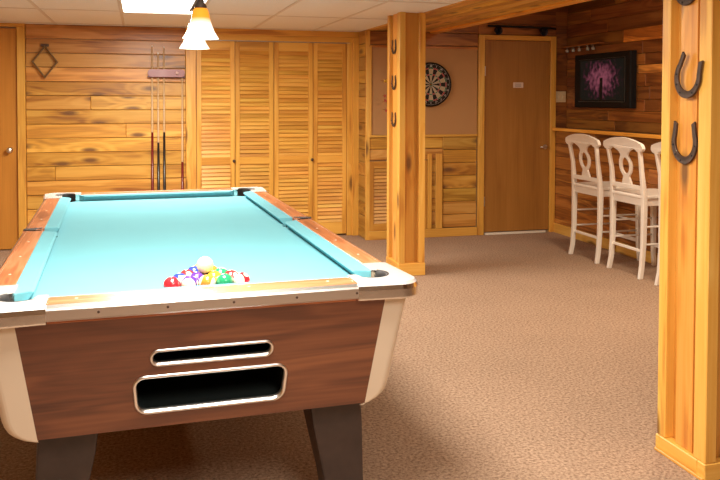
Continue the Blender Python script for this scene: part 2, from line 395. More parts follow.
# other walls
wl = MB().box(XLF-.1, XLF, YN, 8.1, 0, HT+.2).build('wall_left', M['plaster'], kind='structure')
boards(MB(), YN, YL, 0, HT, XLF-.0, .012, .1335, axis='y', lens=(1.5, 3)).build('plank_facing', M['pine'], wl)
wf = MB().box(XLF-.1, XT+.2, YN-.1, YN, 0, HR).build('wall_front', M['plaster'], kind='structure')
boards(MB(), XLF, XB, 0, HT, YN, .015, .1335, lens=(1.5, 3)).build('plank_facing', M['pine'], wf)
wr = MB().box(XB+.03, XT, YN, YD, 0, 1.07).build('wall_bar', M['plaster'], kind='structure')
wr2 = MB().box(XT+.022, XT+.14, YN, YD+.3, 0, HR+.05).build('wall_right', M['plaster'], kind='structure')
boards(MB(), 1.0, YD, .1, 1.084, XB+.008, .024, .134, axis='y', lo=.8, hi=1.2, lens=(.8, 2)).build('half_wall_planks', M['cedar'], wr, bevel=.003)
# upper planks, laid row by row
b = MB(); z = HR; rows = 0
layout = {2: [(5.9, 6.62, (2.6, 2.4, 1.9))], 4: [(5.75, 6.33, (2.8, 2.6, 2.4))]}
zs = [2.44, 2.33, 2.205, 2.075, 1.955, 1.84, 1.735, 1.655, 1.54, 1.42, 1.31, 1.21, 1.115]
for i in range(len(zs)-1):
    y = 1.0
    segs = []
    while y < YD:
        q = min(YD, y+random.uniform(.7, 1.8))
        if YD-q < .35: q = YD
        segs.append((y, q, tuple(t*.72 for t in tints(.6, 1.25, .12)))); y = q
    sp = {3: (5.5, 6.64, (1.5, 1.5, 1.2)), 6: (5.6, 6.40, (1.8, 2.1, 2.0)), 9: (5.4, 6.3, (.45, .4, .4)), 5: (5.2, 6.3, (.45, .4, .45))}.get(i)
    if sp:
        new = []
        for a, e, t in segs:
            if e <= sp[0] or a >= sp[1]: new.append((a, e, t)); continue
            if a < sp[0]: new.append((a, sp[0], t))
            if e > sp[1]: new.append((sp[1], e, t))
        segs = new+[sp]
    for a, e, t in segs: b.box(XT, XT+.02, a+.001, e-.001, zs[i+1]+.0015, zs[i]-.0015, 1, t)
b.build('upper_planks', M['cedar'], wr2, bevel=.003)
trim(11, (XB-.014, XB+.012, 1.0, YD-.02, 0, .1), m='trim')
MB().box(XS, XT+.2, YN, 8.0, HR, HR+.08).build('ceiling_2', M['plaster'], kind='structure')

# soffit between the posts and the bar
sf = MB().box(XS+.001, 2.93, YN, YD, 2.118, HR).build('soffit', M['plaster'], kind='structure')
b = MB(); x = XS
while x < 2.86:
    q = min(2.862, x+.0955); yy = YN
    while yy < YD-.01:
        e = min(YD, yy+random.uniform(1.5, 3)); b.box(x+.001, q-.001, yy+.001, e-.001, 2.1, 2.118, 1, tints(.75, 1.1)); yy = e
    x = q
b.build('plank_lining', M['pine'], sf, bevel=.003)
MB().box(2.86, 2.95, YN, YD, 2.085, 2.118, 1, (1.1, .95, .8)).box(2.93, 2.95, YN, YD, 2.118, HR, 1, (.9, .8, .7)).build('edge_board', M['trim'], sf, bevel=.003)

# bar ledge
lg = empty('bar_ledge', (XB, 4.3, 1.085), label='long thin wooden ledge running along the half wall behind the bar stools', cat='ledge')
MB().box(-.03, XT-XB-.001, 1.0-4.3, YD-.03-4.3, .0, .028, 1, (.8, .75, .7)).build('ledge_top', M['cedar'], lg, bevel=.003)
MB().box(-.045, -.03, 1.0-4.3, YD-.03-4.3, 0, .034, 1, (1.25, 1.15, 1.0)).build('edge_strip', M['trim'], lg, bevel=.004)

# ------------------------------------------------------------------ posts
def shoe(name, M4, label, group=None, s=1.0, w=.062, gap=0):
    """horseshoe in local XZ, thickness along Y, opening upward"""
    n = 28; outer = []; inner = []
    for i in range(n+1):
        a = math.radians(-238+ (296)*i/n)   # from upper left round the bottom to upper right
        a = math.radians(180-25 + 230*i/n)
        R = w*(1+.0*math.sin(a)); 
        x = R*math.cos(a); z = R*1.12*math.sin(a)
        wd = .022*(1-.25*abs(i/n-.5)*2)
        # straighten the heels
        outer.append((x*1.0, z)); inner.append((x*(1-wd/R), z*(1-wd/R)))
    lx, lz = outer[0]; rx, rz = outer[-1]
    outer = [(lx*.90, lz+.042)]+outer+[(rx*.90, rz+.042)]
    ix, iz = inner[0]; jx, jz = inner[-1]
    inner = [(ix*.86, iz+.040)]+inner+[(jx*.86, jz+.040)]
    b = MB(); rs = []
    for (ox, oz), (qx, qz) in zip(outer, inner):
        mx, mz = (ox+qx)/2, (oz+qz)/2
        rs.append([(ox, 0, oz), (ox, -.009, oz), (mx+.2*(ox-mx), -.0075, mz+.2*(oz-mz)), (mx-.2*(ox-mx), -.0075, mz-.2*(oz-mz)), (qx, -.009, qz), (qx, 0, qz)])
    b.rings([[(p[0]*s, p[1]*s, p[2]*s) for p in r] for r in rs], 2)
    o = b.build(name, M['iron'], bevel=.0015)
    weld(o)
    o.matrix_world = M4
    for k, (ox, oz) in enumerate(outer[5:-4:4]):
        if k == 3: continue
        MB().lathe([(.0035, -.011), (.0035, -.008)], (ox*.87*s, 0, oz*.87*s), 1, 8).build('nail', M['black'], o)
    return tag(o, label=label, cat='horseshoe', group=group)

def post(x0, x1, y0, y1, label, top, seed, base=.065):
    random.seed(seed)
    p = empty('wooden_post', (x0, y0, 0), label=label, cat='post')
    W, D = x1-x0, y1-y0; r = .040; st = .05
    core = MB().box(r, W-r, r, D-r, 0, top, 2, (.78, .66, .6)).build('core_panel', M['post'], p)  # darker tint paints the shade of the recess into the core
    b = MB()
    # narrow boards on the table-side face (x=0) inside the recess
    b.box(.014, r, D*.33, D*.665, base, top, 2, (.98, .80, .80)); b.build('face_board', M['post'], p, bevel=.002)
    for (sx, sy) in ((0, 0), (W-st, 0), (0, D-st), (W-st, D-st)):
        wy = st*1.35 if sy == 0 else st
        yy = 0 if sy == 0 else D-wy
        MB().box(sx, sx+(st if sx == 0 else W-sx), yy, yy+wy, base, top, 2, tints(.96, 1.08, .03)).build('corner_stile', M['post'], p, bevel=.003)
    e = .004
    bb = MB()
    for q in ((-e, W+e, -e, .04, 0, base, 0), (-e, W+e, D-.02, D+e, 0, base, 0), (-e, .04, .04, D-.02, 0, base, 1), (W-.04, W+e, .04, D-.02, 0, base, 1)):
        bb.box(*q[:2], *q[2:], tints(.98, 1.08, .02))
    bb.build('base_board', M['post'], p, bevel=.003)
    # thin shoe moulding on the table side
    MB().box(-.012, -e, -.0, D, 0, .012, 1, (.95, .8, .75)).build('shoe_moulding', M['post'], p, bevel=.002)
    return p
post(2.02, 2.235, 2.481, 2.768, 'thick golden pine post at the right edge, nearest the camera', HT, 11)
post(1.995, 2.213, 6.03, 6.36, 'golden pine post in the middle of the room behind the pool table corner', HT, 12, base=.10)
def left_face(y, z, tilt=0, x=2.02+.0105):
    # local X -> world -Y , local Y -> world X, local Z -> world Z
    R = Matrix(((0, 1, 0), (-1, 0, 0), (0, 0, 1))).to_4x4()
    return Matrix.Translation((x, y, z)) @ R @ Matrix.Rotation(tilt, 4, 'Y')
g = 'horseshoes nailed to the near post'
shoe('horseshoe', left_face(2.632, 1.862, 0), 'topmost horseshoe on the near right post, cut by the picture top', None, 1.18)
shoe('horseshoe', left_face(2.598, 1.505, .34, x=2.02-.004), 'tilted rusty horseshoe on the near right post, between two others', None, 1.18)
shoe('horseshoe', left_face(2.630, 1.253, 0), 'upright rusty horseshoe, lowest on the near right post', None, 1.18)
xx = 1.995+.009
shoe('horseshoe', left_face(6.20, 1.84, 0, xx), 'highest of three small dark horseshoes on the middle post', None, .85)
shoe('horseshoe', left_face(6.20, 1.55, 0, xx), 'second highest horseshoe on the middle post, level with the dartboard', None, .85)
shoe('horseshoe', left_face(6.20, 1.25, 0, xx), 'lowest horseshoe on the middle post, just above wainscot height', None, .85)

# ------------------------------------------------------------------ pool table
random.seed(3)
AL = .0317; TX, TY = -.319, 2.6326
a_, b_ = .526, 1.3075           # half sizes nose to nose
ca, sa = math.cos(AL), math.sin(AL)
CX = TX+ca*a_-sa*b_; CY = TY+sa*a_+ca*b_
T = empty('pool_table', (CX, CY, 0), AL, label='large coin-operated pool table with teal cloth and chrome corners', cat='pool table')
ZB, ZN, ZR = .775, .803, .812
OU, OV = .684, b_+.17
CB = .066   # cushion depth
# bed with pocket notches
def arc(cx, cy, r, a0, a1, n=10): return [(cx+r*math.cos(math.radians(a0+(a1-a0)*i/n)), cy+r*math.sin(math.radians(a0+(a1-a0)*i/n))) for i in range(n+1)]
A, B = a_+.03, b_+.03; R = .062
ol = []
ol += arc(A+.005, B+.005, R, 265, 185) + arc(-A-.005, B+.005, R, 355, 275)
ol += arc(-A-.03, 0, .055, 60, -60) + arc(-A-.005, -B-.005, R, 85, 5) + arc(A+.005, -B-.005, R, 175, 95) + arc(A+.03, 0, .055, 240, 120)
plate(ol, [], .03, lambda x, y, z: (x, y, z+ZB-.015)).build('bed_cloth', M['cloth'], T)
# cushions
def cushion(p0, p1, inward, e0, e1, CB=CB):
    """nose line p0->p1 (2D), inward unit normal pointing to the bed, back line extended by e0/e1 beyond the nose ends"""
    p0, p1, nrm = Vector(p0), Vector(p1), Vector(inward); d = (p1-p0).normalized()
    rings = []
    prof = [(0, ZN), (.010, ZN+.006), (CB, ZR-.001), (CB, ZB-.01), (.022, ZB+.001)]
    for base, s, ex in ((p0, -1, e0), (p1, 1, e1)):
        rings.append([(*(base - nrm*q + d*s*ex*(q/CB)), z) for q, z in prof])
    MB().rings(rings, 0).build('cushion', M['cloth'], T, bevel=.003, seg=2)
g0 = .075
for sy in (1, -1): cushion((-a_+g0, sy*b_), (a_-g0, sy*b_), (0, -sy), .045, .045, .045)
for sx in (1, -1):
    cushion((sx*a_, -b_+g0), (sx*a_, -.065), (-sx, 0), .045, .022)
    cushion((sx*a_, .065), (sx*a_, b_-g0), (-sx, 0), .022, .045)
# rails (wood tops)
IU, IV = a_+CB, b_+.045
tr = .022
CU, CV = .476, 1.17     # corner castings begin here
def rail(u0, u1, v0, v1, grain): MB().box(u0, u1, v0, v1, .755, ZR, grain, tints(.95, 1.05, .03)).build('rail', M['rail'], T, bevel=.002)
for s in (-1, 1):
    v0, v1 = sorted((s*IV, s*(OV-tr))); rail(-CU, CU, v0, v1, 0)
    for v0, v1 in ((-CV, -.035), (.035, CV)):
        u0, u1 = sorted((s*IU, s*(OU-tr+.008))); rail(u0, u1, v0, v1, 1)
# rail sights
pearl = plain('pearl', (.75, .66, .52), .3)
for s in (-1, 1):
    for k in (-.375, -.25, -.125, 0, .125, .25, .375)[::2]:
        MB().lathe([(.005, 0), (.005, .0008)], (k*2*a_*1.0, s*(IV+.04), ZR), 2, 12).build('rail_sight', pearl, T)
    for k in (-.75, -.5, -.25, .25, .5, .75): MB().lathe([(.005, 0), (.005, .0008)], (s*(IU+.035), k*b_, ZR), 2, 12).build('rail_sight', pearl, T)
# aluminium edging: sloped top lip and face
def edging(p0, p1, out):
    p0, p1, o = Vector(p0), Vector(p1), Vector(out)
    prof = [(-tr, ZR+.0005), (-.004, ZR-.006), (0, ZR-.012), (0, .772), (-.006, .766), (-tr, .766)]
    MB().rings([[(*(p+o*q), z) for q, z in prof] for p in (p0, p1)], 0).build('edge_trim', M['alu'], T)
for s in (-1, 1):
    edging((-CU, s*OV), (CU, s*OV), (0, s))
    edging((s*(OU-.002), -CV), (s*(OU-.002), -.0), (s, 0)); edging((s*(OU-.002), .0), (s*(OU-.002), CV), (s, 0))
for s in (-1, 1):
    for u in (-.4, -.2, .0, .2, .4): MB().lathe([(.004, 0), (.004, .0025)], (u+.07, s*OV - (0 if s > 0 else .0025), .787), 1, 8).build('screw', M['iron'], T)
# corner castings: L-shaped with pocket bite
def casting(sx, sy):
    pc = (a_+.035, b_+.035); R = .060
    o = [(CU, IV-.012), (CU, OV+.002)]
    cr = .075
    o += [(OU+.018-cr+cr*math.sin(math.radians(t)), OV+.012-cr+cr*math.cos(math.radians(t))) for t in range(0, 91, 9)]
    o += [(OU+.002, CV), (IU-.012, CV)]
    # inner boundary back to start, around the pocket
    o += [(IU-.012, pc[1]-.055)]
    o += [(pc[0]+R*math.cos(math.radians(t)), pc[1]+R*math.sin(math.radians(t))) for t in range(-40, 131, 10)]
    o += [(pc[0]-.055, IV-.012)]
    layers = [(.760, .004), (.766, 0), (.792, 0), (.806, .004), (ZR+.003, .012), (ZR+.0045, .03)]
    cen = Vector((a_-.02, b_-.02)); rs = []
    n = len(o)
    outer = set(range(1, 14))
    for z, ins in layers:
        ring = []
        for i, (u, v) in enumerate(o):
            if i in outer:
                d = Vector((1 if u > OU-cr*.999 else 0, 1 if v > OV-cr*.999 else 0))
                if d.length == 0: d = Vector((1, 1))
                if i > 1 and i < 13 and d.x and d.y:
                    d = Vector((u-(OU+.018-cr), v-(OV+.012-cr))); d.normalize()
                elif i == 1: d = Vector((0, 1))
                elif i == 13: d = Vector((1, 0))
                u -= d.x*ins; v -= d.y*ins
            ring.append((sx*u, sy*v, z))
        rs.append(ring)
    ob = MB().rings(rs, 0, smooth=False).build('corner_casting', M['chrome'], T)
    ob.data.materials.append(M['glare'])
    for p in ob.data.polygons:
        if p.normal.z > .5: p.material_index = 1
    return ob
for sx in (-1, 1):
    for sy in (-1, 1):
        casting(sx, sy)
        pc = (sx*(a_+.035), sy*(b_+.035))
        b = MB()
        b.lathe([(.060, ZR+.002), (.063, ZR+.006), (.056, ZR+.004), (.053, ZR-.01), (.050, .70), (.03, .69), (.0005, .69)], (pc[0], pc[1], 0), 2, 28, cap0=False, cap1=False)
        # only the outer part of the collar stands above the bed: cut vertices towards the table centre down
        for i, v in enumerate(b.v):
            du = (v[0]-pc[0])*-sx; dv = (v[1]-pc[1])*-sy
            if du+dv > .012 and v[2] > ZB-.004: b.v[i] = (v[0], v[1], ZB-.012+(v[2]-ZR)*.3)
        b.build('corner_pocket', M['rubber'], T)
for sx in (-1, 1):
    b = MB(); pcx = sx*(a_+.062)
    b.lathe([(.046, ZR+.003), (.040, ZR+.002), (.038, .70), (.0005, .69)], (pcx, 0, 0), 2, 24, cap0=False, cap1=False)
    for i, v in enumerate(b.v):
        if (v[0]-pcx)*-sx > .0 and v[2] > ZB-.004: b.v[i] = (v[0], v[1], ZB-.012)
    # tapered iron across the rail
    x0, x1 = pcx+sx*.036, sx*(OU-.006)
    b.add([(x0, -.034, .76), (x1, -.012, .76), (x1, .012, .76), (x0, .034, .76), (x0, -.034, ZR+.004), (x1, -.012, ZR+.004), (x1, .012, ZR+.004), (x0, .034, ZR+.004)],
          [(0, 3, 2, 1), (4, 5, 6, 7), (0, 1, 5, 4), (2, 3, 7, 6), (1, 2, 6, 5), (3, 0, 4, 7)])
    b.build('side_pocket', M['rubber'], T)
    MB().box(min(sx*IU, sx*OU)+.01*0+.004, max(sx*IU, sx*OU)-.004, -.0345, .0345, .757, ZR-.001, 1).build('rail', M['rail'], T)
# body: sides taper in towards the floor
ZT, ZL = .765, .392
tw, tl_, bw, bl = .660, 1.452, .597, 1.395
def at(t): return (tw+(bw-tw)*t, tl_+(bl-tl_)*t, ZT+(ZL-ZT)*t)
b = MB()
ins = .004
r0 = [(-tw+ins, -tl_+.02, ZT), (tw-ins, -tl_+.02, ZT), (tw-ins, tl_-ins, ZT), (-tw+ins, tl_-ins, ZT)]
r1 = [(-bw+ins, -bl+.02, ZL), (bw-ins, -bl+.02, ZL), (bw-ins, bl-ins, ZL), (-bw+ins, bl-ins, ZL)]
vs = r0+r1
rm = [(u*(1-.002), v*(1-.002), ZL+.028) for u, v, z in [(-bw-.001, -bl+.02, 0), (bw+.001, -bl+.02, 0), (bw+.001, bl, 0), (-bw-.001, bl, 0)]]
r1 = [(u*.90, v if v < 0 else v*.96, z) for u, v, z in r1]
vs = r0+rm+r1
b.add(vs, [(1, 2, 6, 5), (2, 3, 7, 6), (3, 0, 4, 7), (5, 6, 10, 9), (6, 7, 11, 10), (7, 4, 8, 11)], 1); b.add(vs, [(8, 9, 10, 11)], 1)
ob = b.build('cabinet_body', M['laminate'], T)
# front end panel with ball window and return tray
sl = (bl-tl_)/(ZL-ZT)          # dv/dz
def fp(u, z, w=0):             # point on the sloping front face, w = outwards
    v = -(tl_+(z-ZT)*sl)
    return Vector((u, v, z))+Vector((0, -1, -sl)).normalized()*w
off = a_
win = rrect(.352-off, .722-off, .600, .640, .0195, 8)
tray = rrect(.300-off, .772-off, .446, .556, .03, 8)
tray = [(u*(1-.12*(.556-z)/.11*.35) , z) for u, z in tray]
pan = [(-.564, ZT), (.577, ZT), (.523, ZL), (-.508, ZL)]
wm = plate(pan, [win, tray], .018, lambda u, z, c: fp(u, z, c-.006))
ep = weld(wm.build('end_panel', M['laminate'], T))
def grow(pts, d):
    n = len(pts); out = []
    for i in range(n):
        p0, p1, p2 = Vector(pts[i-1]), Vector(pts[i]), Vector(pts[(i+1) % n])
        t = (p2-p0).normalized(); nn = Vector((t.y, -t.x)); out.append(tuple(p1+nn*d))
    return out
for pts, nm, wd in ((win, 'window_bezel', .008), (tray, 'tray_bezel', .009)):
    rs = []
    for dw, dc in ((wd, .002), (wd, .006), (wd*.6, .009), (0, .008), (-.003, -.012)):
        g2 = grow(pts, dw); rs.append([tuple(fp(u, z, dc)) for u, z in g2])
    MB().rings(rs, 0, cap0=False, cap1=False, smooth=True).build(nm, M['alu'], T)
b = MB()
b.rings([[tuple(fp(u, z, -.013)) for u, z in grow(tray, .012)], [(u, -tl_+.30, z+.03) for u, z in grow(tray, .012)]], 0, cap0=False)
b.rings([[tuple(fp(u, z, -.013)) for u, z in grow(win, .01)], [(u, -tl_+.22, z) for u, z in grow(win, .01)]], 0, cap0=False)
b.build('ball_return', M['dark'], T)
# cream corner trims
for sx in (-1, 1):
    for sy in (-1, 1):
        rs = []
        for t, cut in ((0, 0), (.5, 0), (.82, .0), (.88, .003), (.93, .010), (.97, .024), (1.0, .042), (1.02, .066)):
            U, V, Z = at(t); inner = (.576 if sx > 0 else .562)+(.523-.577)*t; iv = V-.085
            U = U+.001; V = V+.003
            r = .028; Uo, Vo = max(inner+.01, U-cut), max(iv+.01, V-cut*.3)
            ring = [(inner, V-.02, Z), (inner, V, Z)]
            ring = [(inner, iv), (inner, V)]
            ring += [(Uo-r+r*math.sin(math.radians(q)), V-r+r*math.cos(math.radians(q))) for q in range(0, 91, 15)]
            ring += [(Uo, iv)]
            rs.append([(sx*u, sy*v, Z) for u, v in ring])
        MB().rings(rs, 2).build('corner_trim', M['cream'], T, label='cream corner trim')
# legs
for sx in (-1, 1):
    for sy in (-1, 1):
        cu, cv = (.438 if sx > 0 else .420), 1.24
        rs = []
        for z, hw, o in ((ZL+.03, .092, 0), (.30, .088, .012), (.10, .070, .036), (.03, .066, .042), (.0, .066, .044)):
            c0 = (sx*(cu+o), sy*(cv+o*.5)); rs.append([(c0[0]-hw, c0[1]-hw*.9, z), (c0[0]+hw, c0[1]-hw*.9, z), (c0[0]+hw, c0[1]+hw*.9, z), (c0[0]-hw, c0[1]+hw*.9, z)])
        MB().rings(rs, 2).build('leg', M['leg'], T, bevel=.008, seg=2)

# ------------------------------------------------------------------ balls
def ball_mat(name, col, stripe):
    m, nt, b = mat(name); N = nt.nodes.new; L = nt.links.new
    tc = N('ShaderNodeTexCoord'); sx = N('ShaderNodeSeparateXYZ'); L(tc.outputs['Object'], sx.inputs[0])
    ivory = (.86, .78, .58, 1)
    def less(sock, v):
        n = N('ShaderNodeMath'); n.operation = 'LESS_THAN'; n.inputs[1].default_value = v; L(sock, n.inputs[0]); return n.outputs[0]
    ab = N('ShaderNodeMath'); ab.operation = 'ABSOLUTE'; L(sx.outputs['Z'], ab.inputs[0])
    mx = N('ShaderNodeMix'); mx.data_type = 'RGBA'; mx.inputs['A'].default_value = ivory; mx.inputs['B'].default_value = (*col, 1)
    if stripe: L(less(ab.outputs[0], .0155), mx.inputs['Factor'])
    else: mx.inputs['Factor'].default_value = 1
    # number spots on both sides of local X
    yy = N('ShaderNodeMath'); yy.operation = 'POWER'; yy.inputs[1].default_value = 2; L(sx.outputs['Y'], yy.inputs[0])
    zz = N('ShaderNodeMath'); zz.operation = 'POWER'; zz.inputs[1].default_value = 2; L(sx.outputs['Z'], zz.inputs[0])
    ss = N('ShaderNodeMath'); ss.operation = 'ADD'; L(yy.outputs[0], ss.inputs[0]); L(zz.outputs[0], ss.inputs[1])
    m2 = N('ShaderNodeMix'); m2.data_type = 'RGBA'; L(less(ss.outputs[0], .0095**2), m2.inputs['Factor']); L(mx.outputs['Result'], m2.inputs['A']); m2.inputs['B'].default_value = ivory
    L(m2.outputs['Result'], b.inputs['Base Color']); b.inputs['Roughness'].default_value = .08; b.inputs['Coat Weight'].default_value = .6
    return m
BC = dict(yellow=(.9, .62, .03), blue=(.03, .06, .45), red=(.75, .02, .03), purple=(.10, .03, .30), orange=(.9, .22, .03), green=(.02, .28, .12), maroon=(.30, .03, .03), black=(.015, .015, .015))
rack = [  # row near cushion first
    [('red', 0), ('purple', 1), ('orange', 1), ('green', 0), ('yellow', 1)],
    [('red', 1), ('purple', 0), ('yellow', 0), ('maroon', 1)],
    [('maroon', 0), ('black', 0), ('green', 1)],
    [('blue', 0), ('orange', 0)],
    [('blue', 1)]]
# apex ball is the pale yellow-striped one; swap so the yellow stripe sits at the apex
rack[4][0] = ('yellow', 1); rack[0][4] = ('red', 1); rack[1][0] = ('blue', 1)
rb = .0286
RC = (.538, .040)      # centre of the near row in nose-corner coords
place = ['front row, nearest the rail', 'second row', 'middle row', 'row of two behind the apex', 'apex']
words = ['far left', 'second from left', 'middle', 'second from right', 'far right']
mats = {}
ballmesh = None
def tw2(u, v): return (TX+ca*u-sa*v, TY+sa*u+ca*v)
for r, row in enumerate(rack):
    n = len(row)
    for i, (cn, st) in enumerate(row):
        u = RC[0]+(i-(n-1)/2)*2.01*rb; v = RC[1]+r*2.01*rb*math.sin(math.radians(60))
        key = (cn, st)
        if key not in mats: mats[key] = ball_mat('ball_%s_%s' % (cn, 'stripe' if st else 'solid'), BC[cn], st)
        b = MB()
        nn, mm = 28, 14
        prof = [(max(.0002, rb*math.sin(math.pi*j/mm)), -rb*math.cos(math.pi*j/mm)) for j in range(mm+1)]
        b.lathe(prof, (0, 0, 0), 2, nn, True, cap0=False, cap1=False)
        x, y = tw2(u, v)
        kind = ('ivory billiard ball with a %s stripe' if st else 'solid %s billiard ball') % cn
        if r == 4: lab = kind+' at the far tip of the racked balls'
        elif r == 0: lab = kind+', %s in the row by the near cushion' % words[i].replace('second from', 'second')
        elif r == 1: lab = kind+', %s in the second row of four' % ['leftmost', 'second from left', 'third from left', 'rightmost'][i]
        elif r == 2: lab = kind+', %s in the middle row of three' % ['left', 'centre', 'right'][i]
        else: lab = kind+', %s in the row of two' % ['left', 'right'][i]
        o = b.build('billiard_ball', mats[key], label=lab, cat='billiard ball', group='racked billiard balls on the pool table')
        o.location = (x, y, ZB+rb+.0003)
        o.rotation_euler = (random.uniform(.3, 1.6), random.uniform(-1, 1), random.uniform(0, 6.28))

b = MB(); b.lathe(prof, (0, 0, 0), 2, 28, True, cap0=False, cap1=False)
o = b.build('billiard_ball', ball_mat('ball_cue', (.88, .80, .50), 0), label='plain cream cue ball resting on top of the racked balls', cat='billiard ball')
o.location = (*tw2(RC[0], RC[1]+4/3*2.01*rb*.866), ZB+rb+.0003+1.98*rb*math.sqrt(2/3)+.001)

# ------------------------------------------------------------------ bar stools
def stool():
    t = empty('bar_stool', (0, 0, 0)); P = M['white']
    hw = .212
    sh = lambda z: -.19-.10*max(0, z-.62)-.10*max(0, z-.9)   # back curve
    for s in (-1, 1):
        path = [(-.222, s*(hw+.006), 0), (-.205, s*hw, .10), (-.193, s*hw, .28), (-.19, s*hw, .62), (sh(.72), s*hw, .72), (sh(.85), s*(hw-.006), .85), (sh(.98), s*(hw+.004), .98), (sh(1.04), s*(hw+.008), 1.04)]
        MB().sweep(path, [.036, .036, .038, .042, .036, .03, .028, .026], [.03, .032, .034, .040, .036, .032, .032, .032]).build('leg', P, t, bevel=.005, seg=2)
        path = [(.208, s*(hw-.005), 0), (.198, s*(hw-.008), .12), (.19, s*(hw-.01), .60)]
        MB().sweep(path, [.032, .034, .042], [.032, .034, .042]).build('leg', P, t, bevel=.005, seg=2)
    # seat
    ol = rrect(-.215, .225, -.225, .225, .05)
    MB().rings([[(x*.96, y*.96, .632) for x, y in ol], [(x, y, .640) for x, y in ol], [(x, y, .652) for x, y in ol], [(x*.93, y*.93, .662) for x, y in ol], [(x*.6, y*.6, .658) for x, y in ol]], 0).build('seat', P, t)
    b = MB().box(-.20, -.18, -.205, .205, .575, .632).box(.18, .20, -.2, .2, .575, .632).box(-.18, .18, -.21, -.19, .575, .632).box(-.18, .18, .19, .21, .575, .632)
    b.build('seat_frame', P, t, bevel=.003)
    # crest rail
    W_ = .272
    def top(y): return 1.114-.050*(abs(y)/W_)**2
    ys = [-W_+2*W_*i/32 for i in range(33)]
    up = [(y, top(y)) for y in ys]
    def bot(y):
        q = abs(y)
        if q > .20: return 1.004+.018*((q-.20)/.072)**2
        if q > .10: return 1.004+.030*math.sin(math.pi*min(1, (.20-q)/.13))
        return 1.024
    lo = [(y, bot(y)) for y in reversed(ys)]
    up[0] = (-W_+.004, 1.052); up[-1] = (W_-.004, 1.052); lo[0] = (W_, 1.032); lo[-1] = (-W_, 1.032)
    m = plate(up+lo, [], .028, lambda y, z, c: (sh(z)-.002+c+.06*(y*y), y, z))
    weld(m.build('crest_rail', P, t, bevel=.004))
    hz = [(.730, .062), (.745, .062), (.765, .054), (.785, .042), (.797, .040), (.810, .052), (.830, .070), (.86, .083), (.89, .086), (.92, .080), (.945, .064), (.962, .050), (.975, .050), (.99, .060), (1.005, .082), (1.02, .118), (1.028, .14)]
    out = [(w_, z) for z, w_ in hz]+[(-w_, z) for z, w_ in reversed(hz)]
    hole = [(.053*math.cos(2*math.pi*i/24), .884+.066*math.sin(2*math.pi*i/24)) for i in range(24)]
    m = plate(out, [hole], .018, lambda y, z, c: (sh(z)+c, y, z))
    weld(m.build('splat', P, t, bevel=.002))
    MB().box(-.215, -.193, -.2, .2, .70, .735).build('lower_back_rail', P, t, bevel=.003)
    # stretchers
    MB().box(-.2, -.186, -.2, .2, .205, .228).build('stretcher', P, t, bevel=.003)
    MB().box(.186, .206, -.2, .2, .165, .195).build('footrest', P, t, bevel=.003)
    for s in (-1, 1):
        MB().tube([(-.19, s*.207, .27), (.19, s*.203, .27)], .008, 8).build('stretcher', P, t)
        MB().tube([(-.19, s*.207, .41), (.19, s*.203, .41)], .008, 8).build('stretcher', P, t)
    MB().tube([(.192, -.2, .35), (.192, .2, .35)], .008, 8).build('stretcher', P, t)
    return t
def copy_tree(o, parent=None):
    c = o.copy(); COL.objects.link(c); c.parent = parent
    for ch in list(o.children): copy_tree(ch, c)
    return c
labs = ['white bar stool with oval-pierced back, farthest along the bar near the brown door', 'white bar stool with oval-pierced back standing between the other two', 'white bar stool mostly hidden behind the near right post']
st0 = stool()
for i, yc in enumerate((6.29, 5.67, 5.02)):
    o = st0 if i == 0 else copy_tree(st0)
    o.location = (4.03, yc, 0); o.rotation_euler = (0, 0, (0, .0, .0)[i])
    tag(o, label=labs[i], cat='bar stool', group='white bar stools at the ledge')

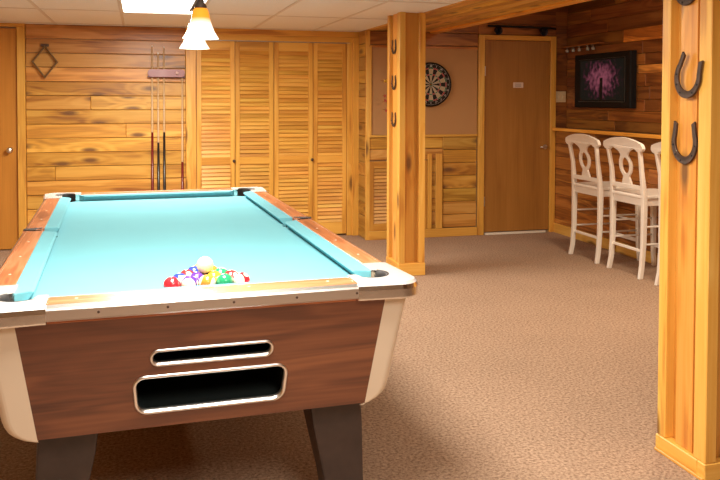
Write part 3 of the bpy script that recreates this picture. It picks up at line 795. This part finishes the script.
# ------------------------------------------------------------------ dartboard
db = empty('dartboard', (2.861, YD+.004, 1.565), label='round dartboard with black rim on the tan wall panel, half behind the middle post', cat='dartboard')
RB = .2255
MB().lathe([(RB-.012, -.035), (RB, -.030), (RB, 0), (.001, 0)], (0, 0, 0), 1, 48, cap0=False).build('surround', M['black'], db)
def dart_face():
    m, nt, b = mat('dart_sectors'); N = nt.nodes.new; L = nt.links.new
    tc = N('ShaderNodeTexCoord'); s = N('ShaderNodeSeparateXYZ'); L(tc.outputs['Object'], s.inputs[0])
    at = N('ShaderNodeMath'); at.operation = 'ARCTAN2'; L(s.outputs['Z'], at.inputs[0]); L(s.outputs['X'], at.inputs[1])
    k = N('ShaderNodeMath'); k.operation = 'MULTIPLY_ADD'; k.inputs[1].default_value = 20/(2*math.pi); k.inputs[2].default_value = 40.5; L(at.outputs[0], k.inputs[0])
    md = N('ShaderNodeMath'); md.operation = 'MODULO'; md.inputs[1].default_value = 2; L(k.outputs[0], md.inputs[0])
    gt = N('ShaderNodeMath'); gt.operation = 'GREATER_THAN'; gt.inputs[1].default_value = 1; L(md.outputs[0], gt.inputs[0])
    ln = N('ShaderNodeVectorMath'); ln.operation = 'LENGTH'
    cb = N('ShaderNodeCombineXYZ'); L(s.outputs['X'], cb.inputs[0]); L(s.outputs['Z'], cb.inputs[1]); L(cb.outputs[0], ln.inputs[0])
    def mix(f, a, c):
        x = N('ShaderNodeMix'); x.data_type = 'RGBA'
        for nm, q in (('Factor', f), ('A', a), ('B', c)):
            if isinstance(q, tuple): x.inputs[nm].default_value = q
            else: L(q, x.inputs[nm])
        return x.outputs['Result']
    def band(a, c):
        g = N('ShaderNodeMath'); g.operation = 'COMPARE'; g.inputs[1].default_value = (a+c)/2; g.inputs[2].default_value = (c-a)/2; L(ln.outputs['Value'], g.inputs[0]); return g.outputs[0]
    base = mix(gt.outputs[0], (.012, .011, .010, 1), (.50, .40, .27, 1))
    rg = mix(gt.outputs[0], (.45, .02, .02, 1), (.02, .16, .05, 1))
    c1 = mix(band(.095, .107), base, rg); c2 = mix(band(.158, .170), c1, rg)
    c3 = mix(band(.0, .016), c2, (.02, .16, .05, 1)); c4 = mix(band(.0, .0065), c3, (.5, .02, .02, 1)); c5 = mix(band(.170, .3), c4, (.014, .013, .013, 1))
    L(c5, b.inputs['Base Color']); b.inputs['Roughness'].default_value = .8
    return m
MB().lathe([(.0005, -.036), (.214, -.036), (.214, -.030)], (0, 0, 0), 1, 48, smooth=False, cap0=False, cap1=False).build('scoring_face', dart_face(), db)
b = MB()
for i in range(20):
    a = math.radians(9+18*i); b.tube([(.016*math.cos(a), -.0375, .016*math.sin(a)), (.171*math.cos(a), -.0375, .171*math.sin(a))], .0007, 4)
for r in (.016, .095, .107, .158, .170, .205):
    b.tube([(r*math.cos(2*math.pi*i/40), -.0375, r*math.sin(2*math.pi*i/40)) for i in range(40)], .0008, 4, closed=True)
b.build('wire_spider', M['alu'], db)
# seven-segment like number ring strokes
NUMS = [20, 1, 18, 4, 13, 6, 10, 15, 2, 17, 3, 19, 7, 16, 8, 11, 14, 9, 12, 5]
for k, nmb in enumerate(NUMS):
    a = math.radians(90-18*k)
    cu = bpy.data.curves.new('n', 'FONT'); cu.body = str(nmb); cu.size = .026; cu.align_x = 'CENTER'; cu.align_y = 'CENTER'; cu.extrude = .0006
    tmp = bpy.data.objects.new('n', cu); COL.objects.link(tmp)
    me = bpy.data.meshes.new_from_object(tmp.evaluated_get(bpy.context.evaluated_depsgraph_get()))
    bpy.data.objects.remove(tmp); bpy.data.curves.remove(cu)
    me.name = 'number'; me.materials.clear(); me.materials.append(M['alu'])
    o = bpy.data.objects.new('number', me); COL.objects.link(o); o.parent = db
    o.rotation_euler = (math.pi/2, 0, 0); o.location = (.189*math.cos(a), -.037, .189*math.sin(a))

# darts hanging left of the board
def dart(x, z, col, label, group=None):
    d = empty('dart', (x, YD+.006, z), label=label, cat='dart', group=group)
    d.rotation_euler = (random.uniform(-.12, .12), 0, random.uniform(-.15, .15))
    MB().lathe([(.0007, 0), (.001, -.02), (.003, -.024), (.0035, -.07), (.002, -.075), (.002, -.11)], (0, 0, 0), 1, 10).build('barrel', M['brass'], d)
    b = MB()
    for k in range(4):
        a = math.pi/4+math.pi/2*k; c, s = math.cos(a), math.sin(a)
        n = (-s*.0006, c*.0006)
        p = [(0, -.10, 0), (c*.022, -.115, s*.022), (c*.022, -.14, s*.022), (0, -.145, 0)]
        vs = [(q[0]+n[0], q[1], q[2]+n[1]) for q in p]+[(q[0]-n[0], q[1], q[2]-n[1]) for q in p]
        b.add(vs, [(0, 1, 2, 3), (7, 6, 5, 4), (0, 4, 5, 1), (1, 5, 6, 2), (2, 6, 7, 3), (3, 7, 4, 0)])
    b.build('flight', col, d)
fy = plain('yellow_flight', (.75, .45, .03), .5); fr = plain('red_flight', (.45, .04, .05), .5)
dart(2.335, 1.60, fy, 'dart with yellow flight stuck in the tan panel left of the middle post')
for z, w_ in ((1.45, 'highest'), (1.385, 'middle'), (1.315, 'lowest')): dart(2.355, z, fr, '%s red-flighted dart stuck in the tan panel left of the middle post' % w_, 'red-flighted darts in the tan panel')

# ------------------------------------------------------------------ television
tv = empty('television', (XT-.002, 6.89, 1.335), label='black flat television on the dark plank wall showing a pink tree', cat='television')
TW, TH = .98, .535
# frame: local x = -depth, y along the wall
b = MB()
def ring(y0, y1, z0, z1, x): return [(x, y0, z0), (x, y1, z0), (x, y1, z1), (x, y0, z1)]
b.rings([ring(-TW/2, TW/2, 0, TH, -.015), ring(-TW/2, TW/2, 0, TH, -.07), ring(-TW/2+.012, TW/2-.012, .012, TH-.012, -.078), ring(-TW/2+.11, TW/2-.11, .075, TH-.065, -.074)], 1, cap1=False)
b.build('bezel', M['black'], tv)
MB().box(-.015, 0, -.15, .15, .15, .38).build('wall_bracket', M['black'], tv)
b = MB()
for q in ((-TW/2+.085, TW/2-.085, .058, .064), (-TW/2+.085, TW/2-.085, TH-.056, TH-.052)): b.box(-.080, -.076, *q)
b.box(-.080, -.076, -TW/2+.085, -TW/2+.092, .058, TH-.052)
b.build('inner_trim', plain('dull_silver', (.12, .14, .15), .3, .8), tv)
def screen():
    m, nt, b = mat('screen_picture'); N = nt.nodes.new; L = nt.links.new
    tc = N('ShaderNodeTexCoord')
    mp = N('ShaderNodeMapping'); mp.inputs['Location'].default_value = (0, 0, -TH*.53*4.6); mp.inputs['Scale'].default_value = (1, 2.75, 4.6)
    L(tc.outputs['Object'], mp.inputs[0])
    n = N('ShaderNodeTexNoise'); n.inputs['Scale'].default_value = 24; n.inputs['Detail'].default_value = 4; L(tc.outputs['Object'], n.inputs['Vector'])
    ln = N('ShaderNodeVectorMath'); ln.operation = 'LENGTH'
    s = N('ShaderNodeSeparateXYZ'); L(mp.outputs[0], s.inputs[0]); cb = N('ShaderNodeCombineXYZ'); L(s.outputs['Y'], cb.inputs[0]); L(s.outputs['Z'], cb.inputs[1]); L(cb.outputs[0], ln.inputs[0])
    su = N('ShaderNodeMath'); su.operation = 'MULTIPLY_ADD'; su.inputs[1].default_value = 1.3; L(n.outputs['Fac'], su.inputs[0]); 
    neg = N('ShaderNodeMath'); neg.operation = 'MULTIPLY'; neg.inputs[1].default_value = -.75; L(ln.outputs['Value'], neg.inputs[0]); L(neg.outputs[0], su.inputs[2])
    r = N('ShaderNodeValToRGB'); e = r.color_ramp.elements; e[0].position = .0; e[0].color = (.004, .010, .009, 1); e[1].position = .55; e[1].color = (.40, .10, .15, 1)
    q = e.new(.14); q.color = (.07, .015, .03, 1); L(su.outputs[0], r.inputs[0])
    # dark trunk
    ay = N('ShaderNodeMath'); ay.operation = 'ABSOLUTE'; L(s.outputs['Y'], ay.inputs[0])
    lt = N('ShaderNodeMath'); lt.operation = 'LESS_THAN'; lt.inputs[1].default_value = .07; L(ay.outputs[0], lt.inputs[0])
    l2 = N('ShaderNodeMath'); l2.operation = 'LESS_THAN'; l2.inputs[1].default_value = .05; L(s.outputs['Z'], l2.inputs[0])
    an = N('ShaderNodeMath'); an.operation = 'MULTIPLY'; L(lt.outputs[0], an.inputs[0]); L(l2.outputs[0], an.inputs[1])
    mx = N('ShaderNodeMix'); mx.data_type = 'RGBA'; L(an.outputs[0], mx.inputs['Factor']); L(r.outputs[0], mx.inputs['A']); mx.inputs['B'].default_value = (.004, .003, .003, 1)
    L(mx.outputs['Result'], b.inputs['Emission Color']); b.inputs['Emission Strength'].default_value = .32
    b.inputs['Base Color'].default_value = (.006, .006, .006, 1); b.inputs['Roughness'].default_value = .35; b.inputs['Specular IOR Level'].default_value = .2
    return m
MB().box(-.0735, -.06, -TW/2+.108, TW/2-.108, .073, TH-.063).build('screen', screen(), tv)

# switch plate
sw = empty('light_switch', (4.352, YD+.004, 1.445), math.pi/2, label='almond two-gang switch plate left of the television', cat='light switch')
MB().box(-.007, -.001, -.058, .058, -.058, .058).build('cover_plate', M['plastic'], sw, bevel=.002)
for y in (-.026, .026): MB().box(-.014, -.006, y-.01, y+.01, -.02, .02).build('toggle', M['plastic'], sw, bevel=.001)

# hanging glasses above the television
gr = empty('glass_rack', (XT-.001, 7.305, 1.965), label='narrow wooden rail holding upturned glasses above the television', cat='rack')
MB().box(-.07, 0, -.36, .36, 0, .016, 1, (.7, .6, .5)).build('rail', M['cedar'], gr, bevel=.002)
ws = ['leftmost upturned glass on the rail beside the brown door', 'second upturned glass from the left on the rail', 'third upturned glass from the left on the rail', 'fourth upturned glass from the left on the rail', 'rightmost upturned glass on the rail above the television']
for k, y in enumerate((7.60, 7.48, 7.36, 7.20, 7.10)):
    o = MB().lathe([(.020, 0), (.020, -.003), (.003, -.006), (.003, -.016), (.014, -.022), (.018, -.035), (.016, -.052), (.015, -.052), (.016, -.035), (.001, -.022)], (0, 0, 0), 2, 18, cap1=False).build('hanging_glass', M['glass'], label=ws[k], cat='glass', group='upturned glasses on the rail')
    o.location = (XT-.038, y, 1.965)

# dark double fitting above the door
tr_ = empty('spotlight_bar', (3.86, YD+.004, 2.14), label='dark metal bar with two round black fittings above the brown door', cat='light fitting')
b = MB().tube([(-.38, -.05, .035), (.34, -.05, .03), (.40, -.05, .02)], .011, 8).tube([(0, 0, .032), (0, -.05, .032)], .01, 8)
b.build('bar', M['black'], tr_)
for x in (-.28, .24):
    f = MB().lathe([(.001, -.04), (.026, -.035), (.036, -.01), (.042, .03), (.038, .031), (.03, -.005), (.001, -.02)], (0, 0, 0), 2, 20, cap0=False, cap1=False)
    o = f.build('lamp_head', plain('black_metal', (.02, .018, .03), .25, .5), tr_, loc=(x, -.07, -.01), rot=(1.9, 0, .0))
    MB().tube([(x, -.05, .03), (x, -.06, .0)], .006, 8).build('bracket', M['black'], tr_)

# ------------------------------------------------------------------ cue rack, cues, diamond rack
cr = empty('cue_rack', (.26, YL, 1.62), label='mauve wall cue rack on the knotty planks beside the closet', cat='cue rack')
ol = rrect(-.175, .175, .003, .078, .036, 8)
m = plate([(x, z) for x, z in ol], [], .018, lambda x, z, c: (x, -.062+c, z)); weld(m.build('back_plate', plain('mauve_plastic', (.33, .14, .15), .3, coat=.4), cr, bevel=.003))
MB().box(-.176, .178, -.056, -.0495, -.002, .014).build('clip_bar', plain('maroon_clip', (.10, .03, .035), .35), cr, bevel=.002)
for q in (-.165, .145): MB().box(q, q+.02, -.053, 0, .02, .06).build('spacer', M['iron'], cr)
MB().lathe([(.001, -.022), (.014, -.016), (.016, 0)], (.10, -.071, .042), 1, 16).build('round_highlight', plain('painted_highlight', (.7, .5, .48), .3), cr)  # pale raised spot standing in for a glossy highlight on the plate
sf_ = empty('cue_shelf', (.26, YL, .30), label='low mauve shelf on the plank wall carrying the cue butts', cat='shelf')
MB().box(-.175, .185, -.09, -.001, 0, .029).build('shelf_board', plain('mauve_shelf', (.22, .09, .1), .4), sf_, bevel=.003)
def cue(x0, x1, z0, z1, joint, butt, label, grp=None, r=1.0, y=YL-.034):
    c = empty('pool_cue', (x0, y, z0), label=label, cat='pool cue', group=grp)
    L_ = z1-z0; c.rotation_euler = (0, math.atan2(x1-x0, L_), 0)
    j = joint-z0
    MB().lathe([(.0148*r, 0), (.0145*r, .02), (.0105*r, j)], (0, 0, 0), 2, 14).build('butt', butt, c)
    MB().lathe([(.0104*r, j), (.0065, L_-.02)], (0, 0, 0), 2, 12, cap0=False).build('shaft', M['maple'], c)
    MB().lathe([(.0066, L_-.02), (.0066, L_-.003), (.005, L_)], (0, 0, 0), 2, 12).build('tip', M['white'], c)
M['maple'] = plain('maple', (.62, .42, .22), .35)
bl_ = plain('black_butt', (.015, .013, .013), .25); rd = plain('red_butt', (.16, .012, .012), .25)
Z0 = 1.62-1.29
cue(.125, .127, Z0, 1.93, 1.09, rd, 'cue with dark red butt, leftmost in the wall rack')
cue(.182, .183, Z0, 1.86, .99, bl_, 'cue with short black butt, second from left in the wall rack')
cue(.238, .237, Z0, 1.92, 1.09, bl_, 'cue with long black butt, third from left in the wall rack')
cue(.408, .41, Z0, 1.70, .80, rd, 'shorter cue alone at the right end of the wall rack')

dm = empty('diamond_rack', (-.84, YL-.001, 1.755), label='dark wooden diamond ball rack hanging on the knotty plank wall', cat='ball rack')
hx, hz_ = .115, .155
pts = [(0, hz_), (hx, 0), (0, -hz_), (-hx, 0)]
def dia(s, y): return [(p[0]*s, y, p[1]*s) for p in pts]
b = MB().rings([dia(1, 0), dia(1, -.045), dia(.88, -.045), dia(.88, 0), dia(1, 0)], 2, cap0=False, cap1=False)
b.build('frame', plain('rack_wood', (.16, .09, .03), .4), dm, bevel=.003)
MB().box(-.035, .035, -.03, 0, hz_-.012, hz_+.012).build('hook_plate', M['iron'], dm, bevel=.002)

# ------------------------------------------------------------------ ceiling troffer
lt = empty('ceiling_light', (.175, 6.01, HT), label='square-edged fluorescent ceiling panel glowing white above the pool table', cat='ceiling light')
b = MB().box(-.305, -.285, -.61, .61, -.012, .0).box(.285, .305, -.61, .61, -.012, .0).box(-.285, .285, -.61, -.59, -.012, 0).box(-.285, .285, .59, .61, -.012, 0)
b.build('frame', M['grid'], lt)
MB().box(-.285, .285, -.59, .59, -.006, -.001).build('diffuser', M['diffuser'], lt)

# ------------------------------------------------------------------ hanging table lamp
def shade_mat():
    m, nt, b = mat('lit_glass_shade'); N = nt.nodes.new; L = nt.links.new
    tc = N('ShaderNodeTexCoord'); s = N('ShaderNodeSeparateXYZ'); L(tc.outputs['Object'], s.inputs[0])
    r = N('ShaderNodeValToRGB'); e = r.color_ramp.elements; e[0].position = .42; e[0].color = (1, .93, .80, 1); e[1].position = .68; e[1].color = (.75, .25, .02, 1)
    mp = N('ShaderNodeMapRange'); mp.inputs['From Min'].default_value = 0; mp.inputs['From Max'].default_value = .15; L(s.outputs['Z'], mp.inputs['Value']); L(mp.outputs[0], r.inputs[0])
    L(r.outputs[0], b.inputs['Base Color']); L(r.outputs[0], b.inputs['Emission Color']); b.inputs['Emission Strength'].default_value = .7; b.inputs['Specular IOR Level'].default_value = .1
    b.inputs['Roughness'].default_value = .3
    return m
SM = shade_mat()
ys_ = (3.95, 4.75)
xs_ = (.292, .315)
fx = empty('billiard_lamp', (.303, 4.35, HT), label='hanging lamp with two lit bell shades over the pool table', cat='hanging lamp')
zb = 1.945
b = MB().tube([(0, -.55, zb-HT), (0, .55, zb-HT)], .009, 10)
b.build('bar', M['iron'], fx)
for s in (-1, 1):
    pth = []
    for i in range(22):
        a = i/21*math.pi*1.6; rr = .05*(1-i/30)
        pth.append((0, s*(.22+rr*math.cos(a)), zb-HT+.055+rr*math.sin(a)))
    MB().tube(pth, .005, 8).build('scroll', M['iron'], fx)
    MB().tube([(0, s*.12, zb-HT), (0, s*.12, -.012)], .005, 8).build('hanging_rod', M['iron'], fx)
MB().lathe([(.06, 0), (.058, -.012), (.02, -.02)], (0, -.12, 0), 2, 20).lathe([(.06, 0), (.058, -.012), (.02, -.02)], (0, .12, 0), 2, 20).build('canopy', M['iron'], fx)
for k, (x, y) in enumerate(zip(xs_, ys_)):
    zs0 = 1.708
    prof = [(.087, 0), (.080, .012), (.066, .035), (.054, .065), (.045, .095), (.040, .125), (.034, .142), (.024, .15)]
    inn = [(r-.003, z) for r, z in reversed(prof)]
    o = MB().lathe(prof+inn, (0, 0, 0), 2, 36, cap0=False, cap1=False).build('glass_shade', SM, fx)
    o.location = (x-.303, y-4.35, zs0-HT)
    MB().lathe([(.028, .146), (.030, .156), (.018, .175), (.012, .20), (.012, zb-zs0)], (0, 0, 0), 2, 18).build('socket_cap', M['iron'], fx, loc=(x-.303, y-4.35, zs0-HT))
    MB().lathe([(.001, .03), (.024, .045), (.028, .07), (.014, .11), (.012, .14)], (0, 0, 0), 2, 16).build('bulb', plain('lit_bulb', (1, 1, 1), .5, emis=(1, .85, .6), es=12), fx, loc=(x-.303, y-4.35, zs0-HT))
